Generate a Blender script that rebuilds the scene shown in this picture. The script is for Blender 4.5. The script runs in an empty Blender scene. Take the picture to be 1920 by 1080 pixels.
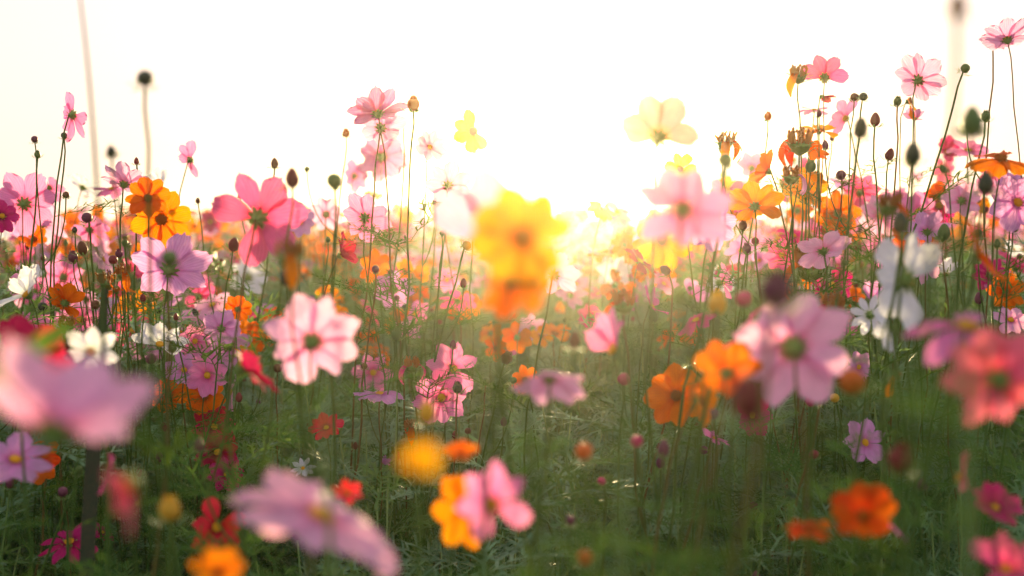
import bpy, math, random
import numpy as np
from mathutils import Vector, Matrix, Euler

R = math.radians
rnd = random.Random(11)
sc = bpy.context.scene
col = sc.collection

# ------------------------------------------------------------------ camera
CAM_Z = 1.0
PITCH = R(2.2)
FOCUS = 1.68
TW = 18.0 / 50.0
cd = bpy.data.cameras.new('camera')
cam = bpy.data.objects.new('camera', cd)
col.objects.link(cam)
cam.location = (0, 0, CAM_Z)
cam.rotation_euler = (R(90) - PITCH, 0, 0)
cd.lens = 50
cd.sensor_width = 36
cd.clip_start = 0.02
cd.clip_end = 500
cd.dof.use_dof = True
cd.dof.focus_distance = FOCUS
cd.dof.aperture_fstop = 4.8
sc.camera = cam

# ------------------------------------------------------------------ sky, sun, exposure
SUN_AZ, SUN_EL = R(2.6), R(4.6)
w = bpy.data.worlds.new('World')
sc.world = w
w.use_nodes = True
nt = w.node_tree
bg = nt.nodes['Background']
sky = nt.nodes.new('ShaderNodeTexSky')
sky.sky_type = 'NISHITA'
sky.sun_disc = False
sky.sun_elevation = SUN_EL
sky.sun_rotation = SUN_AZ
sky.air_density = 1.0
sky.dust_density = 4.0
sky.ozone_density = 1.0
# thin bright overcast haze veiling the clear sky
def wmix(blend, a, b):
    n = nt.nodes.new('ShaderNodeMix'); n.data_type = 'RGBA'; n.blend_type = blend
    n.inputs[0].default_value = 1.0
    nt.links.new(a, n.inputs[6]); n.inputs[7].default_value = b
    return n.outputs[2]
veiled = wmix('ADD', wmix('MULTIPLY', sky.outputs[0], (0.11, 0.105, 0.17, 1)), (2.34, 2.20, 2.22, 1))
nt.links.new(veiled, bg.inputs[0])
bg.inputs[1].default_value = 0.10
sd = bpy.data.lights.new('sun', 'SUN')
sun = bpy.data.objects.new('sun', sd)
col.objects.link(sun)
sd.energy = 3.7
sd.angle = R(0.5)
sd.color = (1.0, 0.76, 0.38)
sdir = Vector((math.sin(SUN_AZ) * math.cos(SUN_EL), math.cos(SUN_AZ) * math.cos(SUN_EL), math.sin(SUN_EL)))
sun.rotation_euler = sdir.to_track_quat('Z', 'Y').to_euler()
sun.location = (0, 0, 30)
sc.view_settings.view_transform = 'Standard'
sc.view_settings.look = 'None'
sc.view_settings.exposure = 1.75
sc.view_settings.gamma = 1.0
sc.cycles.use_denoising = True
sc.cycles.max_bounces = 8
sc.cycles.diffuse_bounces = 4
sc.cycles.transmission_bounces = 6
sc.cycles.volume_bounces = 0
sc.cycles.sample_clamp_indirect = 6.0

CAM = Vector((0, 0, CAM_Z))
FWD = Vector((0, math.cos(PITCH), -math.sin(PITCH)))
UPV = Vector((0, math.sin(PITCH), math.cos(PITCH)))
def P(px, py, D):
    return CAM + D * (FWD + Vector((1, 0, 0)) * ((px - 960) / 960 * TW) + UPV * ((540 - py) / 960 * TW))
def proj(p):
    v = p - CAM
    d = v.dot(FWD)
    return 960 + v.x / d / TW * 960, 540 - v.dot(UPV) / d / TW * 960, d
def px2m(px, D):
    return px / 1920 * 2 * TW * D

# ------------------------------------------------------------------ materials
def srgb(r, g, b):
    f = lambda c: c / 12.92 if c <= 0.04045 else ((c + 0.055) / 1.055) ** 2.4
    return (f(r / 255), f(g / 255), f(b / 255), 1)

def newmat(name):
    m = bpy.data.materials.new(name)
    m.use_nodes = True
    t = m.node_tree
    t.nodes.clear()
    return m, t, t.nodes.new, t.links.new

def mix_col(t, fac, a, b, blend='MIX'):
    n = t.nodes.new('ShaderNodeMix')
    n.data_type = 'RGBA'
    n.blend_type = blend
    for s, v in ((0, fac), (6, a), (7, b)):
        if isinstance(v, bpy.types.NodeSocket):
            t.links.new(v, n.inputs[s])
        else:
            n.inputs[s].default_value = v
    return n.outputs[2]

def math_n(t, op, a, b=None):
    n = t.nodes.new('ShaderNodeMath')
    n.operation = op
    for s, v in ((0, a), (1, b)):
        if v is None: continue
        if isinstance(v, bpy.types.NodeSocket):
            t.links.new(v, n.inputs[s])
        else:
            n.inputs[s].default_value = v
    return n.outputs[0]

def ramp(t, fac, stops):
    n = t.nodes.new('ShaderNodeMapRange')
    n.inputs[1].default_value, n.inputs[2].default_value = stops
    n.clamp = True
    t.links.new(fac, n.inputs[0])
    return n.outputs[0]

def leafy(t, colour, trans, mixf, rough=0.5, spec=0.3, bump=None, bstr=0.2):
    """thin sheet: reflects and lets light through"""
    p = t.nodes.new('ShaderNodeBsdfPrincipled')
    p.inputs['Roughness'].default_value = rough
    p.inputs['Specular IOR Level'].default_value = spec
    tr = t.nodes.new('ShaderNodeBsdfTranslucent')
    mx = t.nodes.new('ShaderNodeMixShader')
    mx.inputs[0].default_value = mixf
    out = t.nodes.new('ShaderNodeOutputMaterial')
    for s, v in ((p.inputs['Base Color'], colour), (tr.inputs['Color'], trans)):
        if isinstance(v, bpy.types.NodeSocket): t.links.new(v, s)
        else: s.default_value = v
    if bump is not None:
        b = t.nodes.new('ShaderNodeBump')
        b.inputs['Strength'].default_value = bstr
        b.inputs['Distance'].default_value = 0.001
        t.links.new(bump, b.inputs['Height'])
        t.links.new(b.outputs[0], p.inputs['Normal'])
        t.links.new(b.outputs[0], tr.inputs['Normal'])
    t.links.new(p.outputs[0], mx.inputs[1])
    t.links.new(tr.outputs[0], mx.inputs[2])
    t.links.new(mx.outputs[0], out.inputs[0])

def petal_mat(name, base, edge, throat, vein, mixf=0.54):
    m, t, N, L = newmat(name)
    uv = N('ShaderNodeUVMap'); uv.uv_map = 'petal'
    sp = N('ShaderNodeSeparateXYZ'); L(uv.outputs[0], sp.inputs[0])
    u, v = sp.outputs[0], sp.outputs[1]
    nz = N('ShaderNodeTexNoise'); nz.inputs['Scale'].default_value = 5; L(uv.outputs[0], nz.inputs['Vector'])
    uu = math_n(t, 'ADD', math_n(t, 'MULTIPLY', u, 52.0), math_n(t, 'MULTIPLY', nz.outputs[0], 6.0))
    wv = math_n(t, 'POWER', math_n(t, 'ADD', math_n(t, 'MULTIPLY', math_n(t, 'SINE', uu), 0.5), 0.5), 3.0)
    c = mix_col(t, ramp(t, v, (0.15, 1.0)), base, edge)
    c = mix_col(t, math_n(t, 'MULTIPLY', wv, 0.36), c, vein)
    th = N('ShaderNodeMapRange'); th.inputs[1].default_value = 0.30; th.inputs[2].default_value = 0.02
    L(v, th.inputs[0])
    c = mix_col(t, math_n(t, 'MULTIPLY', th.outputs[0], 0.8), c, throat)
    # worn spots and flower-to-flower variation
    oi = N('ShaderNodeObjectInfo')
    hs = N('ShaderNodeHueSaturation')
    L(c, hs.inputs['Color'])
    rr = math_n(t, 'ADD', math_n(t, 'MULTIPLY', oi.outputs['Random'], 0.02), 0.49)
    L(rr, hs.inputs['Hue'])
    n2 = N('ShaderNodeTexNoise'); n2.inputs['Scale'].default_value = 3; L(uv.outputs[0], n2.inputs['Vector'])
    L(math_n(t, 'ADD', math_n(t, 'MULTIPLY', n2.outputs[0], 0.35), 0.80), hs.inputs['Value'])
    leafy(t, hs.outputs[0], hs.outputs[0], mixf, 0.6, 0.12, math_n(t, 'ADD', wv, 0.0), 0.25)
    return m

PET = {
 'pale':  petal_mat('petal_pale_pink', srgb(248,172,216), srgb(252,198,230), srgb(234,110,160), srgb(230,126,182)),
 'pink':  petal_mat('petal_pink', srgb(244,128,188), srgb(248,154,208), srgb(222,70,126), srgb(216,84,150)),
 'lilac': petal_mat('petal_lilac_pink', srgb(230,152,218), srgb(238,178,230), srgb(206,90,160), srgb(200,102,182)),
 'hot':   petal_mat('petal_hot_pink', srgb(240,84,140), srgb(248,108,164), srgb(190,30,70), srgb(196,40,96)),
 'mag':   petal_mat('petal_magenta', srgb(200,24,112), srgb(222,44,134), srgb(120,8,50), srgb(140,10,70)),
 'crim':  petal_mat('petal_crimson', srgb(196,26,72), srgb(216,40,86), srgb(110,8,28), srgb(130,8,34)),
 'red':   petal_mat('petal_red', srgb(238,44,58), srgb(242,58,70), srgb(150,16,22), srgb(160,14,26)),
 'coral': petal_mat('petal_coral', srgb(240,92,122), srgb(246,128,146), srgb(214,50,70), srgb(210,60,80)),
 'white': petal_mat('petal_white', srgb(232,234,244), srgb(244,244,250), srgb(214,222,190), srgb(206,210,226)),
 'peach': petal_mat('petal_peach', srgb(238,140,146), srgb(244,164,166), srgb(240,160,90), srgb(236,150,140)),
 'flare_gold':  petal_mat('petal_flare_golden', srgb(248,168,10), srgb(250,184,24), srgb(236,124,4), srgb(232,126,6)),  # orange petals yellowed: sun flare put into their colour
 'yel':   petal_mat('petal_yellow_orange', srgb(242,134,4), srgb(246,150,8), srgb(224,92,3), srgb(220,92,3)),
 'org':   petal_mat('petal_orange', srgb(232,104,4), srgb(240,120,6), srgb(206,62,3), srgb(204,66,3)),
 'dor':   petal_mat('petal_deep_orange', srgb(230,84,6), srgb(236,98,8), srgb(186,40,5), srgb(184,42,3)),
}
CNAME = {'pale': 'pale pink', 'pink': 'pink', 'lilac': 'lilac pink', 'hot': 'hot pink', 'mag': 'magenta', 'crim': 'crimson',
         'red': 'red', 'coral': 'coral', 'white': 'white', 'peach': 'peach', 'yel': 'golden yellow', 'org': 'orange', 'dor': 'deep orange'}
CNAME['flare_gold'] = 'golden'
ORANGE = ('flare_gold', 'yel', 'org', 'dor')

def simple_mat(name, a, b, scale=60, mixf=0.0, trans=None, rough=0.55, spec=0.3, bstr=0.3):
    m, t, N, L = newmat(name)
    tc = N('ShaderNodeTexCoord')
    nz = N('ShaderNodeTexNoise'); nz.inputs['Scale'].default_value = scale; nz.inputs['Detail'].default_value = 4
    L(tc.outputs['Object'], nz.inputs['Vector'])
    oi = N('ShaderNodeObjectInfo')
    f = math_n(t, 'ADD', math_n(t, 'MULTIPLY', ramp(t, nz.outputs[0], (0.35, 0.65)), 0.6), math_n(t, 'MULTIPLY', oi.outputs['Random'], 0.4))
    c = mix_col(t, f, a, b)
    leafy(t, c, trans or c, mixf, rough, spec, nz.outputs[0], bstr)
    return m

M_STEM = simple_mat('stem_green', srgb(58,96,42), srgb(86,112,50), 40, 0.18, srgb(150,160,60), 0.5, 0.12)
M_STEMR = simple_mat('stem_reddish', srgb(92,100,50), srgb(112,92,52), 40, 0.15, srgb(170,120,60), 0.5, 0.12)
M_LEAF = simple_mat('leaf_green', srgb(32,68,36), srgb(96,136,64), 30, 0.35, srgb(104,134,46), 0.7, 0.0)
M_FOL = simple_mat('foliage_green', srgb(8,40,36), srgb(140,184,136), 18, 0.38, srgb(124,158,60), 0.42, 0.28)
M_STEMP = simple_mat('stem_pale_green', srgb(96,136,72), srgb(140,160,96), 20, 0.15, srgb(140,150,60), 0.5, 0.15)
M_CALYX = simple_mat('calyx_green', srgb(92,130,58), srgb(128,154,76), 400, 0.12, srgb(150,170,60), 0.5, 0.3)
M_DISCY = simple_mat('disc_yellow', srgb(232,184,30), srgb(214,140,20), 700, 0.15)
M_DISCO = simple_mat('disc_brown_orange', srgb(206,120,16), srgb(110,56,14), 700, 0.1)
M_BUD = {
 'purple': simple_mat('bud_purple', srgb(96,44,70), srgb(120,64,76), 300, 0.08),
 'maroon': simple_mat('bud_maroon', srgb(104,28,40), srgb(132,48,44), 300, 0.08),
 'brown': simple_mat('bud_brown', srgb(120,76,44), srgb(98,60,40), 300, 0.08),
 'green': simple_mat('bud_green', srgb(80,112,56), srgb(108,126,66), 300, 0.1),
 'dark': simple_mat('bud_dark_green', srgb(48,66,48), srgb(70,70,52), 300, 0.05),
 'pinkb': simple_mat('bud_pink', srgb(206,70,110), srgb(180,60,100), 300, 0.15),
 'yellow': simple_mat('bud_yellow', srgb(228,186,60), srgb(206,160,50), 300, 0.2),
 'orange': simple_mat('bud_orange', srgb(226,120,30), srgb(190,84,24), 300, 0.2),
}
M_WITH = simple_mat('withered_brown', srgb(168,106,48), srgb(120,66,34), 300, 0.3, srgb(220,140,50))

def ground_mat():
    m, t, N, L = newmat('soil')
    tc = N('ShaderNodeTexCoord')
    nz = N('ShaderNodeTexNoise'); nz.inputs['Scale'].default_value = 6; nz.inputs['Detail'].default_value = 8
    L(tc.outputs['Object'], nz.inputs['Vector'])
    c = mix_col(t, ramp(t, nz.outputs[0], (0.35, 0.65)), (0.030, 0.024, 0.014, 1), (0.030, 0.048, 0.018, 1))
    leafy(t, c, c, 0.0, 0.9, 0.1, nz.outputs[0], 0.6)
    return m
M_GROUND = ground_mat()

# ------------------------------------------------------------------ mesh helpers
def mesh_from(name, V, F, mat, uvs=None, smooth=True):
    me = bpy.data.meshes.new(name)
    me.from_pydata([tuple(v) for v in V], [], F)
    for m in (mat if isinstance(mat, (list, tuple)) else [mat]):
        me.materials.append(m)
    if uvs is not None:
        lay = me.uv_layers.new(name='petal')
        idx = np.zeros(len(me.loops), dtype=np.int32)
        me.loops.foreach_get('vertex_index', idx)
        lay.data.foreach_set('uv', np.asarray(uvs, dtype=np.float32)[idx].ravel())
    if smooth:
        me.polygons.foreach_set('use_smooth', [True] * len(me.polygons))
    me.update()
    return me

def grid_faces(nr, nc, off=0):
    return [(off + i * nc + j, off + i * nc + j + 1, off + (i + 1) * nc + j + 1, off + (i + 1) * nc + j)
            for i in range(nr - 1) for j in range(nc - 1)]

def petal_arrays(kind, seed, nv=10, nu=9):
    g = random.Random(seed * 77 + len(kind))
    if kind == 'cosmos':
        W = g.uniform(0.30, 0.37); peak = g.uniform(0.62, 0.74); tip = g.uniform(0.55, 0.68); tooth = g.uniform(0.03, 0.055)
    elif kind == 'narrow':
        W = g.uniform(0.20, 0.25); peak = g.uniform(0.58, 0.7); tip = g.uniform(0.45, 0.6); tooth = g.uniform(0.03, 0.05)
    else:
        W = g.uniform(0.31, 0.38); peak = g.uniform(0.64, 0.74); tip = g.uniform(0.70, 0.82); tooth = g.uniform(0.015, 0.035)
    bend = g.uniform(-0.22, 0.12); cross = g.uniform(-0.10, 0.16); pleat = g.uniform(0.018, 0.042)
    twist = g.uniform(-0.25, 0.25); ph = g.uniform(0, 6.28); side = g.uniform(-0.05, 0.05)
    V, UV = [], []
    for i in range(nv):
        v = i / (nv - 1)
        if v < peak:
            a = v / peak
            ww = 0.075 + (W - 0.075) * math.sin(a * math.pi / 2) ** 1.25
        else:
            a = (v - peak) / (1 - peak)
            ww = W * (1 - (1 - tip) * a ** 2.8)
        for j in range(nu):
            u = -1 + 2 * j / (nu - 1)
            Lu = 1 - 0.13 * u * u + tooth * math.cos(2 * math.pi * u / 0.66) - 0.02 * math.sin(ph + 3 * u)
            x = v * (1 + (Lu - 1) * v ** 1.5)
            y = u * ww + side * v * v
            z = bend * v * v + cross * (u * ww) ** 2 / max(W, .1) * 3 * v + pleat * math.cos(2 * math.pi * u * 1.25) * v
            z += twist * u * ww * v + 0.018 * math.sin(ph + 5 * v + 3 * u) * v + 0.02 * v ** 4 * math.sin(ph * 2 + 6 * u)
            V.append((x, y, z)); UV.append((j / (nu - 1), v))
    return np.array(V), grid_faces(nv, nu), UV

PETV = 7
PETARR = {k: [petal_arrays(k, s) for s in range(PETV)] for k in ('cosmos', 'narrow', 'orange')}
_pm = {}
def petal_mesh(kind, s, c):
    key = (kind, s, c)
    if key not in _pm:
        V, F, UV = PETARR[kind][s]
        _pm[key] = mesh_from('petal', V, F, PET[c], UV)
    return _pm[key]

def petal_mat4(k, n, r0, cup, g, jit=1.0):
    a = 2 * math.pi * k / n + g.uniform(-0.09, 0.09) * jit
    s = g.uniform(0.90, 1.06)
    return (Matrix.Rotation(a, 4, 'Z') @ Matrix.Translation((r0, 0, g.uniform(-0.02, 0.02)))
            @ Matrix.Rotation(-(cup + g.uniform(-0.13, 0.13) * jit), 4, 'Y') @ Matrix.Rotation(g.uniform(-0.18, 0.18) * jit, 4, 'X')
            @ Matrix.Diagonal((s, s * g.uniform(0.92, 1.08), s, 1)))

def join(parts):
    V, F, UV = [], [], []
    o = 0
    for v, f, uv in parts:
        V.append(v); F += [tuple(i + o for i in q) for q in f]; UV += list(uv); o += len(v)
    return np.vstack(V), F, UV

def xf(M, V):
    A = np.array(M)
    return V @ A[:3, :3].T + A[:3, 3]

_cm = {}
def corolla_mesh(kind, s, c):
    key = (kind, s, c)
    if key not in _cm:
        g = random.Random(s * 5 + 3)
        cup = [0.15, 0.45, -0.1, 0.3][s]
        V, F, UV = join([(lambda a: (xf(petal_mat4(k, 8, 0.13, cup, g), a[0]), a[1], a[2]))(petal_arrays(kind, g.randrange(9), 6, 5)) for k in range(8)])
        _cm[key] = mesh_from('corolla', V, F, PET[c], UV)
    return _cm[key]

def lathe(prof, n=12, ribs=0.0, nrib=8):
    V = []
    for r, z in prof:
        for k in range(n):
            a = 2 * math.pi * k / n
            rr = r * (1 + ribs * math.cos(nrib * a))
            V.append((rr * math.cos(a), rr * math.sin(a), z))
    F = [(i * n + k, i * n + (k + 1) % n, (i + 1) * n + (k + 1) % n, (i + 1) * n + k) for i in range(len(prof) - 1) for k in range(n)]
    F += [tuple(range(n - 1, -1, -1)), tuple((len(prof) - 1) * n + k for k in range(n))]
    return np.array(V), F, [(0, 0)] * len(V)

def strip(pts, wid, nrm):
    """flat tapered blade along pts"""
    V = []
    for i, p in enumerate(pts):
        t = pts[min(i + 1, len(pts) - 1)] - pts[max(i - 1, 0)]
        s = t.cross(nrm).normalized() * wid[i]
        V += [tuple(p - s), tuple(p + s)]
    F = [(2 * i, 2 * i + 1, 2 * i + 3, 2 * i + 2) for i in range(len(pts) - 1)]
    return np.array(V), F, [(0, 0)] * len(V)

OCT = np.array([(1, 0, 0), (0, 1, 0), (-1, 0, 0), (0, -1, 0), (0, 0, 1), (0, 0, -1)], float)
OCTF = [(0, 1, 4), (1, 2, 4), (2, 3, 4), (3, 0, 4), (1, 0, 5), (2, 1, 5), (3, 2, 5), (0, 3, 5)]

def disc_mesh(mat, tall, seed):
    g = random.Random(seed)
    parts = [lathe([(0.9, -0.1), (1.0, 0.12), (0.85, 0.35), (0.5, 0.5), (0.1, 0.55)], 12)]
    n = 64
    for i in range(n):
        r = math.sqrt((i + 0.5) / n); a = i * 2.39996
        z = 0.5 - 0.35 * r * r
        h = tall * (0.5 + 0.8 * r) * g.uniform(0.6, 1.3)
        M = Matrix.Translation((r * math.cos(a), r * math.sin(a), z)) @ Matrix.Rotation(a, 4, 'Z') @ Matrix.Rotation(r * 0.5, 4, 'Y') @ Matrix.Diagonal((0.11, 0.11, h, 1))
        parts.append((xf(M, OCT), OCTF, [(0, 0)] * 6))
    V, F, UV = join(parts)
    return mesh_from('flower_disc', V, F, mat, None, False)
DISCY = [disc_mesh(M_DISCY, 0.22, s) for s in range(3)]
DISCO = [disc_mesh(M_DISCO, 0.55, s) for s in range(3)]

def calyx_mesh(seed, spread, body=True):
    """the green cup behind the petals with its two rows of bracts, along -Z"""
    g = random.Random(seed)
    parts = [lathe([(0.12, -1.25), (0.35, -1.15), (0.75, -0.85), (0.95, -0.45), (1.02, -0.1), (0.9, 0.02)], 12, 0.05)] if body else []
    for k in range(8):
        a = 2 * math.pi * k / 8 + g.uniform(-0.1, 0.1)
        d = Vector((math.cos(a), math.sin(a), 0))
        # inner broad bracts hugging the petals
        if body:
            pts = [d * 0.8 + Vector((0, 0, -0.5)), d * 1.15 + Vector((0, 0, -0.12)), d * 1.55 + Vector((0, 0, 0.0)), d * 1.9 + Vector((0, 0, g.uniform(-0.1, .1)))]
            parts.append(strip(pts, [0.30, 0.34, 0.24, 0.03], Vector((0, 0, 1))))
        # outer narrow bracts that curl back
        a += 0.39
        d = Vector((math.cos(a), math.sin(a), 0))
        L = g.uniform(0.8, 1.2)
        pts = [d * 0.5 + Vector((0, 0, -0.95)), d * (0.5 + 0.55 * L) + Vector((0, 0, -0.85 + spread * .2)), d * (0.5 + L) + Vector((0, 0, -0.6 + spread * .4 + g.uniform(-.2, .2))), d * (0.5 + 1.35 * L) + Vector((0, 0, -0.75 + spread * .5 + g.uniform(-.3, .3)))]
        parts.append(strip(pts, [0.13, 0.15, 0.10, 0.02], Vector((0, 0, 1))))
    V, F, UV = join(parts)
    return mesh_from('calyx', V, F, M_CALYX)
CALYX = [calyx_mesh(s, sp) for s, sp in ((0, 0.0), (1, 0.6), (2, -0.5))]
BRACTS = [calyx_mesh(s, sp, False) for s, sp in ((3, 0.9), (4, 0.2), (5, -0.4))]

def bud_arrays(shape):
    if shape == 'round':
        return lathe([(0.15, -1.0), (0.55, -0.86), (0.88, -0.5), (1.0, -0.05), (0.93, 0.4), (0.68, 0.75), (0.3, 0.95), (0.05, 1.0)], 16, 0.05)
    if shape == 'oval':
        return lathe([(0.15, -1.1), (0.5, -0.95), (0.8, -0.5), (0.88, 0.0), (0.78, 0.5), (0.58, 0.95), (0.36, 1.3), (0.12, 1.5)], 16, 0.07)
    g = random.Random(9)
    ps = [lathe([(0.15, -1.0), (0.55, -0.85), (0.82, -0.4), (0.86, 0.05), (0.78, 0.45), (0.55, 0.7), (0.1, 0.8)], 16, 0.09)]
    for k in range(14):                                   # ragged tip of drying florets
        a = k * 2.4; d = Vector((math.cos(a), math.sin(a), 0)); r = g.uniform(.25, .62)
        ps.append(strip([d * r + Vector((0, 0, .55)), d * r * 1.1 + Vector((0, 0, .9)), d * r * g.uniform(.8, 1.4) + Vector((0, 0, g.uniform(1.05, 1.4)))], [.16, .15, .04], d))
    return join(ps)
_bm = {}
def bud_mesh(shape, c):
    if (shape, c) not in _bm:
        V, F, UV = bud_arrays(shape)
        _bm[(shape, c)] = mesh_from('bud', V, F, M_BUD[c])
    return _bm[(shape, c)]

def withered_mesh(seed):
    g = random.Random(seed)
    parts = []
    for i in range(26):                                   # shrivelled florets bunched above the cup
        a = g.uniform(0, 6.28); r = 0.8 * math.sqrt(g.random()); h = g.uniform(0.5, 1.1)
        d = Vector((math.cos(a), math.sin(a), 0)) * r
        e = d * 1.15 + Vector((g.uniform(-.3, .3), g.uniform(-.3, .3), h))
        parts.append(strip([d, d * 1.2 + Vector((0, 0, h * .6)), e], [0.14, 0.16, 0.09], Vector((-math.sin(a), math.cos(a), 0.3))))
        parts.append((xf(Matrix.Translation(e) @ Matrix.Diagonal((.13, .13, .2, 1)), OCT), OCTF, [(0, 0)] * 6))
    V, F, UV = join(parts)
    return mesh_from('withered_florets', V, F, M_WITH)
WITH = [withered_mesh(s) for s in range(3)]

def curled_petal(seed, c):
    g = random.Random(seed)
    V = []
    for i in range(10):
        v = i / 9
        wv = 0.28 * math.sin(math.pi * min(1, .12 + v * .8))
        for j in range(5):
            u = -1 + j / 2
            V.append((0.55 * math.sin(v * 2.6) + .1 * v, u * wv * (1 - .3 * v), 0.5 * math.cos(v * 2.6) - 0.5 - .25 * v + 0.10 * u * u + .04 * math.sin(7 * v + seed)))
    return mesh_from('withered_petal', V, grid_faces(10, 5), PET[c], [(j / 4, i / 9) for i in range(10) for j in range(5)])
_cp = {}
def curled(c, s):
    if (c, s) not in _cp: _cp[(c, s)] = curled_petal(s, c)
    return _cp[(c, s)]

def leaf_arrays(seed, length=1.0, wid=0.0095, pairs=6, sub=True):
    """feathery twice-divided cosmos leaf along +X, droops a little"""
    g = random.Random(seed)
    parts = []
    droop = g.uniform(0.15, 0.45)
    def rib(t): return Vector((t * length, 0.05 * math.sin(3 * t + seed), -droop * t * t * length + 0.1 * t))
    pts = [rib(i / 6) for i in range(7)]
    parts.append(strip(pts, [wid * 1.2 * (1 - .6 * i / 6) for i in range(7)], Vector((0, 0.4, 1))))
    for k in range(pairs):
        t = 0.18 + 0.75 * k / (pairs - 1)
        for s in (-1, 1):
            b = rib(t + g.uniform(-.03, .03))
            L = length * 0.42 * math.sin(math.pi * (0.2 + 0.65 * t)) * g.uniform(0.75, 1.2)
            d = Vector((0.75, s * 0.8, g.uniform(-0.15, 0.45))).normalized()
            dn = Vector((0.25, 0, -0.25 + g.uniform(-.2, .1)))
            q = [b + d * L * x + dn * L * x * x for x in (0, .35, .7, 1)]
            nr = Vector((g.uniform(-.4, .4), g.uniform(-.4, .4), 1))
            parts.append(strip(q, [wid, wid, wid * .8, wid * .2], nr))
            if sub:
                for x in (0.3, 0.6):
                    for s2 in (-1, 1):
                        b2 = b + d * L * x + dn * L * x * x
                        d2 = (d * 0.8 + Vector((-d.y, d.x, 0)) * s2 * 0.7 + Vector((0, 0, g.uniform(-.2, .35)))).normalized()
                        L2 = L * 0.45 * g.uniform(0.6, 1.2)
                        parts.append(strip([b2, b2 + d2 * L2 * .6, b2 + d2 * L2 + Vector((0, 0, -.12 * L2))], [wid * .8, wid * .7, wid * .15], nr))
    return join(parts)
LEAF = []
for s in range(6):
    V, F, UV = leaf_arrays(s)
    LEAF.append(mesh_from('leaf', V, F, M_LEAF))

def tube_arrays(pts, rad, n=6):
    V, UV = [], []
    prev = Vector((1, 0, 0))
    for i, p in enumerate(pts):
        t = (pts[min(i + 1, len(pts) - 1)] - pts[max(i - 1, 0)]).normalized()
        a = (prev - t * prev.dot(t))
        a = a.normalized() if a.length > 1e-6 else t.orthogonal().normalized()
        prev = a
        b = t.cross(a)
        for k in range(n):
            an = 2 * math.pi * k / n
            V.append(tuple(p + (a * math.cos(an) + b * math.sin(an)) * rad[i]))
    m = len(pts)
    F = [(i * n + k, i * n + (k + 1) % n, (i + 1) * n + (k + 1) % n, (i + 1) * n + k) for i in range(m - 1) for k in range(n)]
    F += [tuple(range(n - 1, -1, -1)), tuple((m - 1) * n + k for k in range(n))]
    return np.array(V), F, [(0, 0)] * len(V)

def bez(a, b, c, d, n):
    out = []
    for i in range(n):
        t = i / (n - 1); s = 1 - t
        out.append(a * s ** 3 + b * 3 * s * s * t + c * 3 * s * t * t + d * t ** 3)
    return out

# ------------------------------------------------------------------ things
def tag(o, label=None, cat=None, group=None, kind=None):
    if label: o['label'] = label
    if cat: o['category'] = cat
    if group: o['group'] = group
    if kind: o['kind'] = kind

def empty(name, loc):
    o = bpy.data.objects.new(name, None)
    o.empty_display_size = 0.02
    col.objects.link(o)
    o.location = loc
    return o

def part(name, me, root, world, parent=None):
    o = bpy.data.objects.new(name, me)
    col.objects.link(o)
    if parent is None:
        o.parent = root
        o.matrix_basis = Matrix.Translation(-root.location) @ world
    else:
        o.parent = parent
        pw = Matrix.Translation(root.location) @ parent.matrix_basis
        o.matrix_basis = pw.inverted() @ world
    return o

def face_dir(az, el):
    return Vector((math.sin(az) * math.cos(el), -math.cos(az) * math.cos(el), math.sin(el)))

def head_frame(pos, n, spin, scale):
    return Matrix.Translation(pos) @ n.to_track_quat('Z', 'Y').to_matrix().to_4x4() @ Matrix.Rotation(spin, 4, 'Z') @ Matrix.Diagonal((scale, scale, scale, 1))

def stem_path(base, top, n, g, nseg=16):
    H = top.z - base.z
    down = n * 0.045 + Vector((0, 0, 1)) * max(0.02, 0.10 - 0.08 * n.z)
    p = bez(base, base + Vector((g.uniform(-.03, .03), g.uniform(-.03, .03), H * .55)), top - down, top, nseg)
    ph = g.uniform(0, 6.28)
    return [q + Vector((math.sin(ph + i * 1.1) + .5 * math.sin(2.3 * i + ph), math.cos(ph + i * .7), 0)) * 0.0042 * math.sin(math.pi * i / (nseg - 1)) for i, q in enumerate(p)]

def add_leaf(root, g, p, along, size):
    a = g.uniform(0, 6.28)
    d = Vector((math.cos(a), math.sin(a), g.uniform(0.1, 0.7))).normalized()
    M = Matrix.Translation(p) @ d.to_track_quat('X', 'Z').to_matrix().to_4x4() @ Matrix.Diagonal((size, size, size, 1))
    part('leaf', LEAF[g.randrange(len(LEAF))], root, M)

def add_side_bud(root, g, p, t, size, c):
    a = g.uniform(0, 6.28)
    out = Vector((math.cos(a), math.sin(a), 0))
    L = g.uniform(0.05, 0.12)
    top = p + out * L * 0.45 + Vector((0, 0, L))
    pts = bez(p, p + out * L * .3 + Vector((0, 0, L * .2)), top - Vector((0, 0, L * .4)), top, 8)
    V, F, UV = tube_arrays(pts, [0.0009] * 8, 5)
    o = part('bud_stalk', mesh_from('bud_stalk', V - np.array(p), F, M_STEM), root, Matrix.Translation(p))
    up = (pts[-1] - pts[-2]).normalized()
    b = part('bud', bud_mesh(g.choice(('round', 'oval')), c), root, head_frame(top + up * size * .9, up, a, size))
    part('bracts', BRACTS[g.randrange(3)], root, head_frame(top + up * size * .75, up, a, size * 1.15), b)

def make_stem(root, base, top, n, g, D, name='stem', rr=None):
    pts = stem_path(base, top, n, g, 18 if D < 4 else 10)
    m = len(pts)
    r = rr or g.uniform(0.00072, 0.00105)
    rad = [r * (1.5 - 0.55 * i / (m - 1)) for i in range(m)]
    V, F, UV = tube_arrays(pts, rad, 6 if D < 4 else 4)
    part(name, mesh_from(name, V - np.array(base), F, M_STEMR if g.random() < 0.22 else M_STEM), root, Matrix.Translation(base))
    return pts

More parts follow.
